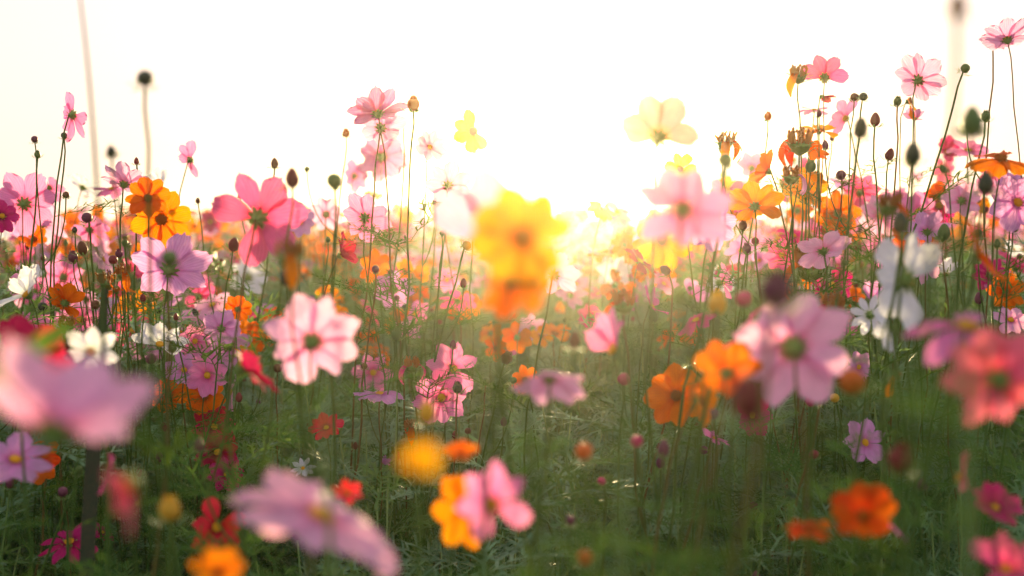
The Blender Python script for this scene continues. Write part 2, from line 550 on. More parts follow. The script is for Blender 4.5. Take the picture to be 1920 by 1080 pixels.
def dress(root, pts, g, D, leaves, sidebud):
    m = len(pts)
    zs = [(i, p) for i, p in enumerate(pts) if 0.55 < p.z < pts[-1].z - 0.12]
    for _ in range(leaves):
        if not zs: break
        i, p = g.choice(zs)
        add_leaf(root, g, p, None, g.uniform(0.06, 0.11))
    if sidebud and zs:
        i, p = zs[-1] if g.random() < .5 else g.choice(zs)
        add_side_bud(root, g, p, None, g.uniform(0.0036, 0.0052), g.choice(('purple', 'green', 'brown', 'maroon')))

REFS = []          # (px, py, phrase) of the flowers other labels point at
SPOTS = []         # every built bloom, for spacing

def flower(px, py, diam, D, c, az, el, cup, n, label, ref=None, gaps=0, group='cosmos flowers', lean=None, spin=None, leaves=None, sidebud=None, shape=None, seed=None, disc=None, stem_r=None):
    g = random.Random(seed if seed is not None else int(px * 7 + py * 13 + D * 100))
    rad = px2m(diam, D) / 2
    pos = P(px, py, D)
    nd = face_dir(R(az), R(el))
    orange = c in ORANGE
    kind = 'orange' if orange else (shape or 'cosmos')
    base = Vector((pos.x + g.uniform(-.09, .09), pos.y + g.uniform(-.03, .12), 0)) if lean is None else Vector((pos.x + lean[0], pos.y + lean[1], 0))
    root = empty('orange_cosmos' if orange else 'cosmos', base)
    tag(root, label, 'flower', group)
    frame = head_frame(pos, nd, g.uniform(0, 6.28) if spin is None else R(spin), 1.0)
    dr = rad * (0.17 if orange else 0.15)
    S = Matrix.Diagonal((rad, rad, rad, 1))
    r0 = 0.11
    Lp = 1 - r0
    if diam >= 34:
        slots = n + gaps
        for k in range(slots):
            if k >= n: continue
            M = frame @ S @ petal_mat4(k, slots, r0, R(cup), g) @ Matrix.Diagonal((Lp, Lp, Lp, 1))
            part('petal', petal_mesh(kind, g.randrange(PETV), c), root, M)
    else:
        part('corolla', corolla_mesh(kind, g.randrange(4), c), root, frame @ S @ Matrix.Diagonal((Lp, Lp, Lp, 1)))
    part('flower_disc', (DISCO if orange and disc is None else DISCY)[g.randrange(3)], root, frame @ Matrix.Diagonal((dr, dr, dr, 1)))
    cr = rad * 0.135
    part('calyx', CALYX[g.randrange(3)], root, frame @ Matrix.Translation((0, 0, -dr * 0.05)) @ Matrix.Diagonal((cr, cr, cr * 1.1, 1)))
    top = pos - nd * cr * 1.3
    pts = make_stem(root, base, top, nd, g, D, rr=stem_r)
    if leaves is None: leaves = 5 if D < 2.6 else (1 if D < 4 else 0)
    if sidebud is None: sidebud = 0.9 < D < 3 and g.random() < 0.5
    dress(root, pts, g, D, leaves, sidebud)
    if ref: REFS.append((px, py, ref))
    SPOTS.append((px, py, D))
    return root

def bud(px, py, size, D, c, shape, label, az=0, el=80, ref=None, group='cosmos buds', lean=None, leaves=None):
    g = random.Random(int(px * 3 + py * 17 + D * 50))
    r = px2m(size, D) / 2 * .85
    pos = P(px, py, D)
    nd = face_dir(R(az), R(el))
    base = Vector((pos.x + g.uniform(-.10, .10), pos.y + g.uniform(-.03, .10), 0)) if lean is None else Vector((pos.x + lean[0], pos.y + lean[1], 0))
    root = empty('cosmos_bud', base)
    tag(root, label, 'flower bud', group)
    b = part('bud', bud_mesh(shape, c), root, head_frame(pos, nd, g.uniform(0, 6), r))
    part('bracts', BRACTS[g.randrange(3)], root, head_frame(pos - nd * r * .1, nd, g.uniform(0, 6), r * 1.2), b)
    pts = make_stem(root, base, pos - nd * r * .95, nd, g, D, rr=g.uniform(0.0008, 0.0012))
    dress(root, pts, g, D, (2 if D < 2.4 else 0) if leaves is None else leaves, 1.2 < D < 2.6 and g.random() < .5)
    if ref: REFS.append((px, py, ref))
    SPOTS.append((px, py, D))
    return root

def withered(px, py, size, D, c, npet, label, az=0, el=75, ref=None, group='withered cosmos heads', lean=None):
    g = random.Random(int(px * 5 + py * 11 + D * 70))
    r = px2m(size, D) / 2
    pos = P(px, py, D)
    nd = face_dir(R(az), R(el))
    base = Vector((pos.x + g.uniform(-.10, .10), pos.y + g.uniform(-.03, .10), 0)) if lean is None else Vector((pos.x + lean[0], pos.y + lean[1], 0))
    root = empty('withered_cosmos', base)
    tag(root, label, 'withered flower', group)
    fr = head_frame(pos, nd, g.uniform(0, 6), r)
    part('withered_florets', WITH[g.randrange(3)], root, fr)
    part('calyx', CALYX[g.randrange(3)], root, fr @ Matrix.Diagonal((.8, .8, .8, 1)))
    for k in range(npet):
        M = fr @ Matrix.Rotation(g.uniform(0, 6.28), 4, 'Z') @ Matrix.Translation((.55, 0, .1)) @ Matrix.Diagonal((2.0, 2.0, 2.0, 1))
        part('withered_petal', curled(c, g.randrange(3)), root, M)
    pts = make_stem(root, base, pos - nd * r, nd, g, D, rr=g.uniform(0.0009, 0.0012))
    dress(root, pts, g, D, 2 if D < 2.4 else 0, False)
    if ref: REFS.append((px, py, ref))
    SPOTS.append((px, py, D))
    return root

# ------------------------------------------------------------------ ground, and an air volume added for the glare round the sun
def structure(name, V, F, m):
    o = bpy.data.objects.new(name, mesh_from(name, V, F, m, None, False))
    col.objects.link(o)
    o['kind'] = 'structure'
    return o
structure('ground', [(-60, -20, 0), (60, -20, 0), (60, 90, 0), (-60, 90, 0)], [(0, 1, 2, 3)], M_GROUND)

HZ = 0.0056
hx0, hx1, hy0, hy1, hz0, hz1 = -61, 61, -21, 91, -1.0, 1.9
hv = [(x, y, z) for z in (hz0, hz1) for (x, y) in ((hx0, hy0), (hx1, hy0), (hx1, hy1), (hx0, hy1))]
hf = [(3, 2, 1, 0), (4, 5, 6, 7), (0, 1, 5, 4), (1, 2, 6, 5), (2, 3, 7, 6), (3, 0, 4, 7)]
hm, ht, hN, hL = newmat('haze')
pv = hN('ShaderNodeVolumePrincipled')
pv.inputs['Color'].default_value = (0.98, 0.90, 0.72, 1)
pv.inputs['Density'].default_value = HZ
pv.inputs['Anisotropy'].default_value = 0.92
ho = hN('ShaderNodeOutputMaterial')
hL(pv.outputs[0], ho.inputs['Volume'])
haze = bpy.data.objects.new('haze', mesh_from('haze', hv, hf, hm, None, False))  # added volume whose forward glow stands in for lens flare
col.objects.link(haze)
haze['kind'] = 'stuff'

# ------------------------------------------------------------------ foliage (feathery leaves nobody could count)
def clump_mesh(name, seed, nleaf, radius, height, wid, nstem, sub=True):
    g = random.Random(seed)
    parts, stems = [], []
    proto = [leaf_arrays(100 + seed * 10 + k, 1.0, wid, 6 if sub else 4, sub) for k in range(4)]
    for s in range(nstem):
        a = g.uniform(0, 6.28); r = radius * g.uniform(.1, .9)
        b = Vector((0.25 * r * math.cos(a), 0.25 * r * math.sin(a), 0)); t = Vector((r * math.cos(a), r * math.sin(a), height * g.uniform(.75, 1.12)))
        pts = bez(b, b + Vector((0, 0, height * .4)), t - Vector((g.uniform(-.03, .03), g.uniform(-.03, .03), height * .3)), t, 8)
        stems.append(tube_arrays(pts, [0.0019 * (1 - .5 * i / 7) for i in range(8)], 4))
        for k in range(nleaf // nstem):
            q = g.uniform(0.25, 1.0) ** 0.8
            i = min(6, int(q * 7)); f = q * 7 - i
            p = pts[i].lerp(pts[i + 1], f)
            az = g.uniform(0, 6.28); el = g.uniform(-.1, .95)
            d = Vector((math.cos(az) * math.cos(el), math.sin(az) * math.cos(el), math.sin(el)))
            L = g.uniform(.07, .15)
            M = Matrix.Translation(p) @ d.to_track_quat('X', 'Z').to_matrix().to_4x4() @ Matrix.Rotation(g.uniform(-.6, .6), 4, 'X') @ Matrix.Diagonal((L, L, L, 1))
            v, f2, uv = proto[g.randrange(4)]
            parts.append((xf(M, v), f2, uv))
    nf = sum(len(p[1]) for p in parts)
    V, F, UV = join(parts + stems)
    me = mesh_from(name, V, F, [M_FOL, M_STEMP])
    me.polygons.foreach_set('material_index', [0 if i < nf else 1 for i in range(len(F))])
    return me

def scatter(name, pts, rots, scls, idxs, meshes):
    """one object: its mesh holds the points, geometry nodes put a clump on each"""
    me = bpy.data.meshes.new(name)
    me.from_pydata(pts, [], [])
    for nm, ty, data, f in (('rot', 'FLOAT_VECTOR', rots, 'vector'), ('scl', 'FLOAT', scls, 'value'), ('idx', 'INT', idxs, 'value')):
        at = me.attributes.new(nm, ty, 'POINT')
        at.data.foreach_set(f, np.asarray(data, dtype=np.int32 if ty == 'INT' else np.float32).ravel())
    o = bpy.data.objects.new(name, me)
    col.objects.link(o)
    o['kind'] = 'stuff'
    t = bpy.data.node_groups.new(name, 'GeometryNodeTree')
    t.interface.new_socket('Geometry', in_out='INPUT', socket_type='NodeSocketGeometry')
    t.interface.new_socket('Geometry', in_out='OUTPUT', socket_type='NodeSocketGeometry')
    N, L = t.nodes.new, t.links.new
    gi, go = N('NodeGroupInput'), N('NodeGroupOutput')
    iop = N('GeometryNodeInstanceOnPoints')
    jn = N('GeometryNodeJoinGeometry')
    iop.inputs['Pick Instance'].default_value = True
    for m in reversed(meshes):
        ob = bpy.data.objects.new(m.name, m)
        oi = N('GeometryNodeObjectInfo'); oi.inputs['Object'].default_value = ob
        g2 = N('GeometryNodeGeometryToInstance')
        L(oi.outputs['Geometry'], g2.inputs[0]); L(g2.outputs[0], jn.inputs[0])
    def na(nm, ty):
        n = N('GeometryNodeInputNamedAttribute'); n.data_type = ty; n.inputs[0].default_value = nm
        return n.outputs[0]
    e2r = N('FunctionNodeEulerToRotation')
    L(na('rot', 'FLOAT_VECTOR'), e2r.inputs[0])
    L(gi.outputs[0], iop.inputs['Points']); L(jn.outputs[0], iop.inputs['Instance'])
    L(na('idx', 'INT'), iop.inputs['Instance Index']); L(e2r.outputs[0], iop.inputs['Rotation']); L(na('scl', 'FLOAT'), iop.inputs['Scale'])
    L(iop.outputs[0], go.inputs[0])
    md = o.modifiers.new('scatter', 'NODES')
    md.node_group = t
    return o

g = random.Random(5)
clumps = [clump_mesh('foliage_clump', s, 50, 0.24, 0.74, 0.0130, 9) for s in range(4)] + \
         [clump_mesh('foliage_clump', 20 + s, 40, 0.22, 0.80, 0.016, 8, False) for s in range(3)]
pts, rots, scls, idxs = [], [], [], []
# blooms that stand low among the leaves: the leaves in front of them are shorter
LOW = [P(*q) for q in ((130,1016,1.42),(192,998,1.7),(406,988,1.12),(402,800,1.7),(408,848,1.62),(425,890,1.6),(612,802,1.6),(568,878,1.6),(828,765,1.66),
       (712,738,1.66),(1268,742,1.36),(1622,830,1.5),(1340,822,1.5),(1410,778,1.62),(1610,688,1.7),(1500,690,1.7),(72,864,1.45),(384,742,1.7),(316,738,1.75),
       (345,694,1.7),(388,704,1.62),(1856,515,2.1),(709,672,2.7),(878,572,2.6))]
def lowered(x, y, s):
    for q in LOW:
        if y < q.y + .04 and abs(x - q.x * y / q.y) < .16:
            z = CAM_Z + (q.z - CAM_Z) * y / q.y - .035
            s = min(s, max(.45, z / .80))
    return s
def zone(y0, y1, dens, lod, s0, s1, spread=0.62, wmin=0.5):
    n = int(dens * (y1 - y0) * (spread * (y0 + y1) + 2 * wmin))
    k = 0
    while k < n:
        y = g.uniform(y0, y1); hw = spread * y + wmin
        x = g.uniform(-1, 1) * (spread * y1 + wmin)
        if abs(x) > hw:
            n -= 1; continue
        k += 1
        # a thinner, lower patch in the middle ground left of centre
        dip = 1 - 0.10 * math.exp(-((x - .0) / .35) ** 2 - ((y - 2.2) / .8) ** 2)
        pts.append((x, y, 0)); rots.append((g.uniform(-.12, .12), g.uniform(-.12, .12), g.uniform(0, 6.28)))
        scls.append(lowered(x, y, g.uniform(s0, s1) * dip)); idxs.append(g.randrange(4) if lod == 0 else 4 + g.randrange(3))
zone(0.80, 1.05, 5, 0, 0.62, 0.78, wmin=.35)
zone(1.05, 1.35, 50, 0, 0.60, 0.74)
zone(1.35, 1.70, 44, 0, 0.92, 1.10)
zone(1.30, 1.95, 10, 0, 1.08, 1.28)
zone(1.70, 4.0, 46, 0, 0.96, 1.20)
zone(4.0, 12, 26, 1, 1.0, 1.22)
zone(12, 60, 3.5, 1, 1.05, 1.3, 0.5, 1)
scatter('foliage', pts, rots, scls, idxs, clumps)

# ------------------------------------------------------------------ the flowers the photograph shows
F = flower
# args: px, py, width in the photo, distance, colour, facing az (0 towards the camera, 90 right, 180 away), el, cup, petals, label, short phrase
# --- sharp and nearly sharp blooms, left third
F(137,216,100,1.70,'pink',142,0,12,6,'pink cosmos turned to the right, high beside the tall blurred grass stalk','pink bloom by grass stalk',gaps=2,lean=(-.03,.03))
F(46,382,124,1.95,'pink',180,12,8,7,'large pink cosmos seen from behind with dark green centre, at the left edge','big left-edge pink bloom')
F(84,418,92,2.3,'pale',170,20,10,7,'pale pink cosmos tucked behind the large pink one at the left edge')
F(4,405,66,1.85,'mag',30,10,5,8,'magenta cosmos with yellow centre cut off by the left edge')
F(233,345,98,1.70,'pale',170,52,28,8,'pale pink cosmos opening upward, seen from behind, above the orange pair','upward pale pink bloom')
F(277,372,84,1.62,'org',15,25,16,8,'small orange cosmos with brown centre overlapping a larger orange bloom','small bloom of orange pair')
F(303,411,118,1.70,'yel',8,-12,6,8,'flat wide golden orange cosmos directly below a smaller orange bloom','wide bloom of orange pair',shape=None)
F(484,408,186,1.26,'hot',172,10,5,6,'large hot pink cosmos seen from behind with two upright petals against the sky','big hot pink bloom',gaps=1,spin=20)
F(357,300,72,2.0,'pink',150,20,24,5,'lone small pink cosmos tilted right, floating against the pale sky at left','lone pink bloom in sky',gaps=3)
F(318,505,158,1.52,'lilac',176,34,16,7,'wide lilac pink cosmos seen from below with a green blurred bud in front','wide lilac bloom',spin=10)
F(564,417,58,2.2,'lilac',0,5,10,8,'small lilac cosmos facing us with yellow centre beside the large hot pink bloom')
F(612,402,66,2.4,'pale',178,10,8,8,'small pale pink cosmos between the big hot pink bloom and a sharp veined pink one')
F(684,408,100,1.76,'pink',176,22,18,7,'sharp pink cosmos seen from behind with fine petal veins, left of the tall pair stems','sharp veined pink bloom',spin=5)
F(640,478,98,1.90,'crim',85,25,38,6,'crimson cosmos half closed and turned right, below the sharp veined pink bloom','half closed crimson bloom',gaps=2)
F(45,475,42,3.0,'hot',0,0,10,8,'small blurred hot pink cosmos near the left edge above the white bloom')
F(50,552,120,1.55,'white',-55,45,34,6,'white cosmos with upswept petals and green calyx at the left edge','left-edge white bloom',gaps=2)
F(122,568,86,1.62,'org',172,35,26,7,'orange cosmos seen from behind just right of the left-edge white bloom','orange bloom by white one',gaps=1)
F(465,520,84,3.2,'white',160,15,14,7,'blurred white cosmos in the middle distance below the large hot pink bloom')
F(218,545,74,1.6,'org',-20,70,-15,5,'flat orange cosmos seen edge on above a blurred golden bloom',gaps=2)
F(252,588,88,2.3,'yel',10,5,10,8,'blurred golden cosmos standing behind thin stems left of the white side bloom')
F(300,646,108,1.62,'white',30,58,32,6,'white cosmos opening to the upper right with dark bracts and a purple bud below','white side bloom',gaps=2)
F(446,580,58,1.75,'org',178,15,8,8,'small orange cosmos seen from behind with dark centre, left of the large pale round bloom')
F(464,634,78,1.95,'org',168,20,10,8,'orange cosmos between a smaller orange bloom above and a blurred crimson bloom below')
F(456,664,48,1.7,'yel',150,60,30,6,'golden half open cosmos over the blurred crimson bloom')
F(415,616,74,1.66,'lilac',185,20,22,8,'lilac cosmos seen from behind with green star shaped calyx near two orange blooms','lilac star calyx bloom')
F(366,640,72,1.80,'pink',-10,20,8,8,'pink cosmos crowded behind the stems right of the white side bloom')
F(345,694,78,1.70,'lilac',25,35,10,8,'lilac cosmos low in the crowded pink cluster at left')
F(388,704,88,1.62,'pink',35,10,10,8,'pink cosmos facing right, lowest of the crowded cluster at left','lowest cluster pink bloom')
F(430,648,92,1.9,'lilac',190,0,10,7,'lilac pink cosmos behind the lilac bloom with the star shaped calyx')
F(432,735,72,1.7,'pale',95,-5,15,5,'pale pink cosmos seen side on below the blurred crimson bloom',gaps=3)
F(316,738,72,1.75,'org',0,15,8,8,'orange cosmos under the crowded pink cluster, the left one of two')
F(384,742,80,1.70,'org',10,-15,10,8,'orange cosmos under the crowded pink cluster, the right one of two')
F(120,520,92,2.4,'pink',160,5,10,8,'soft pink cosmos behind the left-edge white bloom')
F(55,640,120,2.0,'pink',175,10,12,8,'broad pink cosmos behind the seed heads at the left edge')
F(150,600,100,2.3,'pink',0,10,12,8,'soft pink cosmos just below the orange bloom by the left-edge white one')
F(12,615,80,1.7,'pale',60,40,30,5,'pale pink cosmos with upright petals at the left edge below the white bloom',gaps=2)
F(60,668,190,1.05,'crim',160,25,15,6,'crimson pink blurred cosmos behind the bright green blade at left','crimson bloom behind blade',gaps=1)
F(170,660,110,1.05,'white',20,40,20,6,'blurred white cosmos left of the white side bloom')
F(168,700,66,2.0,'pink',10,10,10,8,'small pink cosmos left of the blurred dark foliage')
# --- big blurred foreground, left
F(104,806,385,0.46,'pale',176,50,36,6,'huge blurred pink cosmos seen from behind, filling the lower left','huge blurred pink bloom',spin=6,leaves=0,lean=(-.55,.08),stem_r=.0006)
F(28,862,150,1.10,'lilac',40,62,8,7,'lilac cosmos lying edge on at the left edge below the huge pink bloom')
F(72,864,92,1.45,'dor',0,15,10,8,'deep orange cosmos behind the lilac edge-on bloom at lower left','deep orange bloom lower left')
F(205,872,120,.98,'hot',-60,10,22,5,'hot pink blurred cosmos under the huge pink bloom',gaps=3)
F(245,905,215,.50,'coral',-60,-30,30,3,'faded pink and brown blurred cosmos with only a few petals, below the huge pink bloom','faded few-petal bloom',gaps=6)
F(130,1016,118,1.42,'mag',0,62,-6,8,'magenta cosmos seen from its side with a raised yellow centre at the bottom left','magenta bottom-left bloom',shape='narrow')
F(192,998,52,1.7,'mag',60,55,0,7,'small magenta cosmos right of the larger magenta bottom-left bloom')
F(406,988,122,1.12,'red',38,5,14,6,'bright red cosmos facing right with yellow centre at the bottom','bright red bloom',gaps=1)
F(402,800,84,1.70,'crim',10,20,10,8,'crimson cosmos among tangled stems, upper bloom of three','upper tangled crimson bloom')
F(408,848,92,1.62,'crim',-10,40,8,8,'crimson cosmos among tangled stems, middle bloom of three')
F(425,890,72,1.60,'mag',20,30,8,8,'magenta crimson cosmos among tangled stems, lowest bloom of three')
F(612,802,66,1.60,'red',-15,50,16,8,'small red cosmos with yellow centre in the dark foliage','small red bloom')
F(568,878,50,1.60,'white',0,40,12,8,'small white cosmos low in the dark foliage','small low white bloom',shape='narrow')
F(455,690,165,1.0,'crim',110,42,20,5,'crimson blurred cosmos seen from its side, left of the large pale round bloom','crimson side bloom',gaps=3)
F(600,968,350,0.60,'pale',84,66,0,8,'long blurred pale pink cosmos lying edge on at the bottom','long blurred edge-on bloom',leaves=1,spin=12,shape='cosmos')
F(652,925,62,.85,'red',20,55,20,6,'small blurred red cosmos with yellow centre above the long edge-on bloom')
F(410,1070,110,.62,'yel',0,50,20,7,'golden blurred cosmos cut off by the bottom edge under the bright red bloom')
# --- centre
F(585,640,186,0.95,'pale',178,24,20,8,'large pale pink cosmos with rounded petals and green heart, left of centre','large pale round bloom',spin=22)
F(850,692,104,1.68,'pink',14,24,14,7,'sharp pink cosmos facing us, upper bloom of the pair in the centre','upper centre pink bloom',gaps=1,spin=30)
F(828,746,106,1.66,'pink',-12,14,14,8,'sharp pink cosmos facing us, lower bloom of the pair in the centre','lower centre pink bloom',spin=12)
F(712,738,92,1.66,'lilac',0,82,0,8,'flat lilac cosmos seen edge on left of the central pink pair','flat lilac edge-on bloom')
F(709,672,54,2.7,'org',0,8,10,8,'orange cosmos in shade right of the large pale round bloom','shaded orange bloom')
tall = F(708,212,116,1.68,'pink',-150,58,24,8,'tall pink cosmos spread like a dish, topmost bloom left of the sun','tall dish pink bloom')
gl = random.Random(8)
for k in range(12):                      # whorls of thread-like leaves on its stem, in focus
    add_leaf(tall, gl, P(756 + gl.uniform(-10, 12), gl.choice((470, 560, 600, 640)) + gl.uniform(-12, 12), 1.68), None, gl.uniform(.06, .10))
F(714,240,100,1.74,'pale',176,30,34,7,'pale pink cosmos hanging right under the tall dish shaped pink bloom')
F(806,276,68,1.9,'pale',28,20,22,8,'pale pink cosmos facing right, left of the sun, above a wider pale bloom')
F(840,348,92,1.70,'pale',176,20,20,7,'pale pink cosmos seen from behind in the sun glow','pale bloom in sun glow')
F(830,378,38,2.2,'yel',0,20,20,8,'small golden cosmos hanging under the pale bloom in the sun glow')
F(716,294,96,2.6,'pink',178,8,14,8,'soft pink cosmos behind the tall stems below the tall dish bloom')
F(665,330,62,2.7,'pink',150,5,14,7,'blurred pink cosmos left of the tall stems')
F(738,300,60,3.0,'hot',170,0,10,8,'blurred hot pink cosmos behind the tall pair of stems')
F(888,246,84,1.95,'flare_gold',-10,-8,15,5,'pale yellow star shaped cosmos washed by the sun','yellow star bloom',gaps=2)
F(878,572,54,2.6,'org',0,-8,10,8,'round orange cosmos in the middle distance under the yellow blurred bloom','round mid orange bloom')
F(968,602,32,3.4,'dor',0,-20,10,8,'tiny deep orange cosmos right of the round mid orange bloom')
F(838,525,52,3.0,'pink',0,10,10,8,'small pink cosmos in the middle distance left of the yellow blurred bloom')
F(980,445,200,0.60,'flare_gold',8,8,4,8,'huge blurred golden cosmos glowing just under the sun','huge golden bloom',spin=12,disc=1)
F(962,528,160,0.66,'org',150,-40,26,7,'blurred deep orange cosmos right under the huge golden bloom','blurred deep orange bloom')
F(925,465,290,0.92,'pale',178,15,10,2,'pale pink blurred petals rising left of the huge golden bloom','pale petals by golden bloom',gaps=9,spin=50)
F(1040,515,100,1.5,'pale',150,20,20,6,'soft pale pink cosmos peeking out right of the blurred deep orange bloom')
F(1030,708,150,0.86,'pale',-175,62,-14,8,'domed blurred pale pink cosmos right of the central pair','domed pale bloom',spin=8)
F(985,712,58,1.7,'org',-20,15,14,7,'orange cosmos half hidden behind the domed pale bloom')
F(1150,655,160,1.06,'pink',-70,30,34,4,'blurred pink cosmos with one tall upright petal right of centre','pink upright-petal bloom',gaps=4)
F(1222,575,84,1.62,'pink',70,35,32,6,'pink cosmos with narrow upright petals above the orange pair',None,gaps=2,shape='narrow')
F(1305,600,84,1.4,'hot',-60,60,-8,7,'pink cosmos edge on left of the large blurred pink bloom')
F(1268,742,118,1.36,'org',-8,12,12,8,'orange cosmos with dark centre facing us, right of centre low','dark-centred orange bloom',spin=8)
F(1312,750,110,1.05,'yel',70,0,24,6,'golden blurred cosmos overlapping the dark-centred orange bloom')
F(1362,700,130,0.84,'org',160,25,28,7,'orange blurred cosmos left below the large blurred pink bloom','orange bloom under pink one')
F(1486,652,232,0.86,'pale',178,14,10,8,'large blurred pink cosmos with separate petals and green heart, right of centre','large blurred pink bloom',spin=16,shape='cosmos')
F(1390,625,130,1.0,'hot',-90,45,20,4,'hot pink blurred petals left of the large blurred pink bloom',gaps=4)
F(922,945,160,0.70,'pink',22,10,16,6,'blurred pink cosmos in front of an orange one at the bottom centre','pink of bottom-centre pair',gaps=1)
F(872,955,150,0.78,'yel',-30,0,18,7,'blurred golden orange cosmos behind a pink one at the bottom centre','golden of bottom-centre pair')
F(865,852,68,0.80,'org',0,60,30,7,'small blurred orange cosmos above the bottom-centre pair')
F(790,862,80,0.40,'flare_gold',0,40,26,7,'glowing blurred yellow cosmos left of the bottom-centre pair','glowing yellow bloom')
F(718,868,34,1.7,'lilac',60,40,50,5,'small half closed lilac cosmos in the thread-like leaves')
# --- right
F(1236,258,160,1.2,'peach',158,22,22,4,'peach cosmos dissolving into the glare right of the sun','peach bloom in glare',gaps=3,spin=20)
F(1276,318,62,1.75,'flare_gold',-20,15,20,7,'golden cosmos just below the peach bloom in the glare')
F(1280,392,190,0.76,'pink',165,35,10,7,'pale pink blurred cosmos with orange heart right of the sun','orange-hearted pink bloom',spin=14)
F(1330,420,110,1.6,'lilac',0,20,14,8,'soft lilac cosmos behind the orange-hearted pink bloom')
F(1415,386,108,1.62,'yel',176,48,16,8,'sharp golden cosmos spread flat, seen from below','sharp golden flat bloom')
F(1440,322,82,1.68,'org',-115,25,30,8,'orange cosmos turned left above the sharp golden flat bloom','left-turned orange bloom')
F(1510,352,84,2.0,'yel',0,5,12,8,'soft golden cosmos right of the left-turned orange bloom')
F(1365,362,70,2.4,'yel',150,10,14,8,'blurred golden cosmos left of the sharp golden flat bloom')
F(1546,146,92,1.80,'hot',170,15,12,4,'hot pink cosmos with separate petals against the sky at upper right','hot pink sky bloom',gaps=3,spin=20)
F(1541,182,52,1.80,'crim',100,-50,40,4,'crumpled crimson petals hanging under the hot pink sky bloom',gaps=3)
F(1527,206,60,2.0,'pink',0,75,0,7,'pink cosmos edge on below the hot pink sky bloom')
F(1585,222,80,2.0,'pink',-60,20,20,5,'soft pink cosmos turned left at upper right beside a blurred bud',gaps=2)
F(1536,246,72,1.80,'yel',0,70,12,6,'golden cosmos edge on below the hot pink sky bloom')
F(1520,288,74,1.75,'org',30,45,34,5,'orange cosmos with curled petals beside a shaggy withered head',gaps=2)
F(1722,150,108,1.62,'pale',135,28,26,8,'pale pink bowl shaped cosmos seen from behind at upper right','pale bowl bloom')
F(1888,74,104,1.66,'pale',190,62,26,8,'pale pink cosmos at the top right corner','top right pale bloom')
F(1862,86,60,1.7,'pale',150,80,34,6,'half open pale pink cosmos left beside the top right pale bloom')
F(1705,190,78,1.9,'yel',60,10,16,4,'golden cosmos with drooping petals below the pale bowl bloom',gaps=3)
F(1715,222,48,1.9,'lilac',170,60,35,6,'small lilac cosmos under the drooping golden petals')
F(1876,298,128,1.42,'org',0,70,-4,8,'wide orange cosmos seen side on with its raised centre at the right','wide side-on orange bloom')
F(1908,380,120,1.45,'lilac',10,20,10,8,'veined lilac cosmos cut off by the right edge','right-edge lilac bloom')
F(1612,362,76,2.4,'hot',178,10,10,8,'hot pink cosmos in the middle distance below the dark red bud','mid hot pink bloom')
F(1738,434,96,1.7,'lilac',175,55,18,7,'lilac cosmos opening upward beside a narrow green bud','upward lilac bloom')
F(1543,470,108,1.52,'pale',-170,52,14,7,'pale pink cosmos seen from below with broad green calyx, right of centre','pale green-calyx bloom')
F(1832,478,130,1.0,'org',75,25,22,6,'blurred orange cosmos turned right at the right side','blurred right orange bloom',gaps=1)
F(1856,515,66,2.1,'mag',178,10,10,8,'magenta cosmos with dark centre at the right','dark-centred magenta bloom')
F(1885,548,74,1.9,'org',0,5,12,7,'orange cosmos with ragged petals below the dark-centred magenta bloom')
F(1700,525,195,1.02,'white',122,4,18,6,'large blurred white cosmos with petals spread up and down at right','large white bloom',gaps=2)
F(1672,615,110,1.1,'white',-90,-20,25,5,'blurred white cosmos hanging right below the large white bloom',gaps=2)
F(1631,590,80,1.35,'white',178,8,10,8,'greenish white cosmos seen from behind left of the large white bloom','greenish white bloom',shape='narrow')
F(1812,612,250,0.74,'pink',6,70,-10,7,'blurred pink cosmos with narrow petals spread flat at the right','blurred flat narrow-petal bloom',shape='narrow',spin=10)
F(1872,712,210,0.62,'coral',178,20,18,8,'blurred coral cosmos with green heart at the right edge','coral right bloom')
F(1895,600,80,1.6,'pale',0,50,10,8,'pale lilac cosmos behind the blurred flat narrow-petal bloom')
F(1622,830,96,1.50,'lilac',25,22,8,7,'lilac cosmos with yellow centre standing alone in the dark foliage at right','lone lilac bloom',spin=15)
F(1680,700,90,1.1,'yel',120,-45,40,3,'golden cosmos with one drooping petal below the white blooms',gaps=5)
F(1618,968,140,0.76,'dor',-20,40,30,8,'deep orange blurred cosmos at the lower right, beside pink petals','deep orange lower-right bloom')
F(1662,975,110,0.86,'pink',75,40,6,5,'blurred pink petals right beside the deep orange lower-right bloom',gaps=3)
F(1518,994,92,0.80,'dor',0,75,6,8,'deep orange blurred cosmos edge on, left of the deep orange lower-right bloom')
F(1866,952,110,0.92,'mag',20,50,30,8,'deep magenta blurred cosmos at the lower right','deep magenta bloom')
F(1885,1068,150,0.74,'hot',0,55,36,7,'hot pink blurred cosmos at the bottom right corner','corner hot pink bloom')
F(1798,895,110,0.84,'coral',-80,20,20,3,'coral cosmos losing its petals left of the deep magenta bloom',gaps=5)
F(1340,822,62,1.5,'pink',60,65,10,6,'small pink cosmos edge on in the dark foliage right of centre')
F(1410,778,90,1.62,'mag',30,0,18,7,'magenta cosmos in shadow behind the dark maroon head')
F(1610,688,62,1.7,'lilac',20,0,12,8,'lilac cosmos low between stems right of the large blurred pink bloom')
F(1500,690,58,1.7,'crim',0,70,10,7,'crimson cosmos edge on below the large blurred pink bloom')
F(1735,495,84,1.7,'pale',20,0,10,6,'pale pink cosmos with loose petals right of the large white bloom')
F(1760,385,80,2.3,'mag',10,0,10,8,'magenta cosmos in the crowd behind the upward lilac bloom')
F(1570,400,90,2.2,'org',0,10,12,8,'orange cosmos behind the thin stems left of the mid hot pink bloom')
F(1650,405,90,2.3,'pale',0,0,12,8,'pale pink soft cosmos in the crowd right of the mid hot pink bloom')
F(1710,455,90,2.2,'org',0,10,12,8,'orange cosmos in the crowd just under the upward lilac bloom')
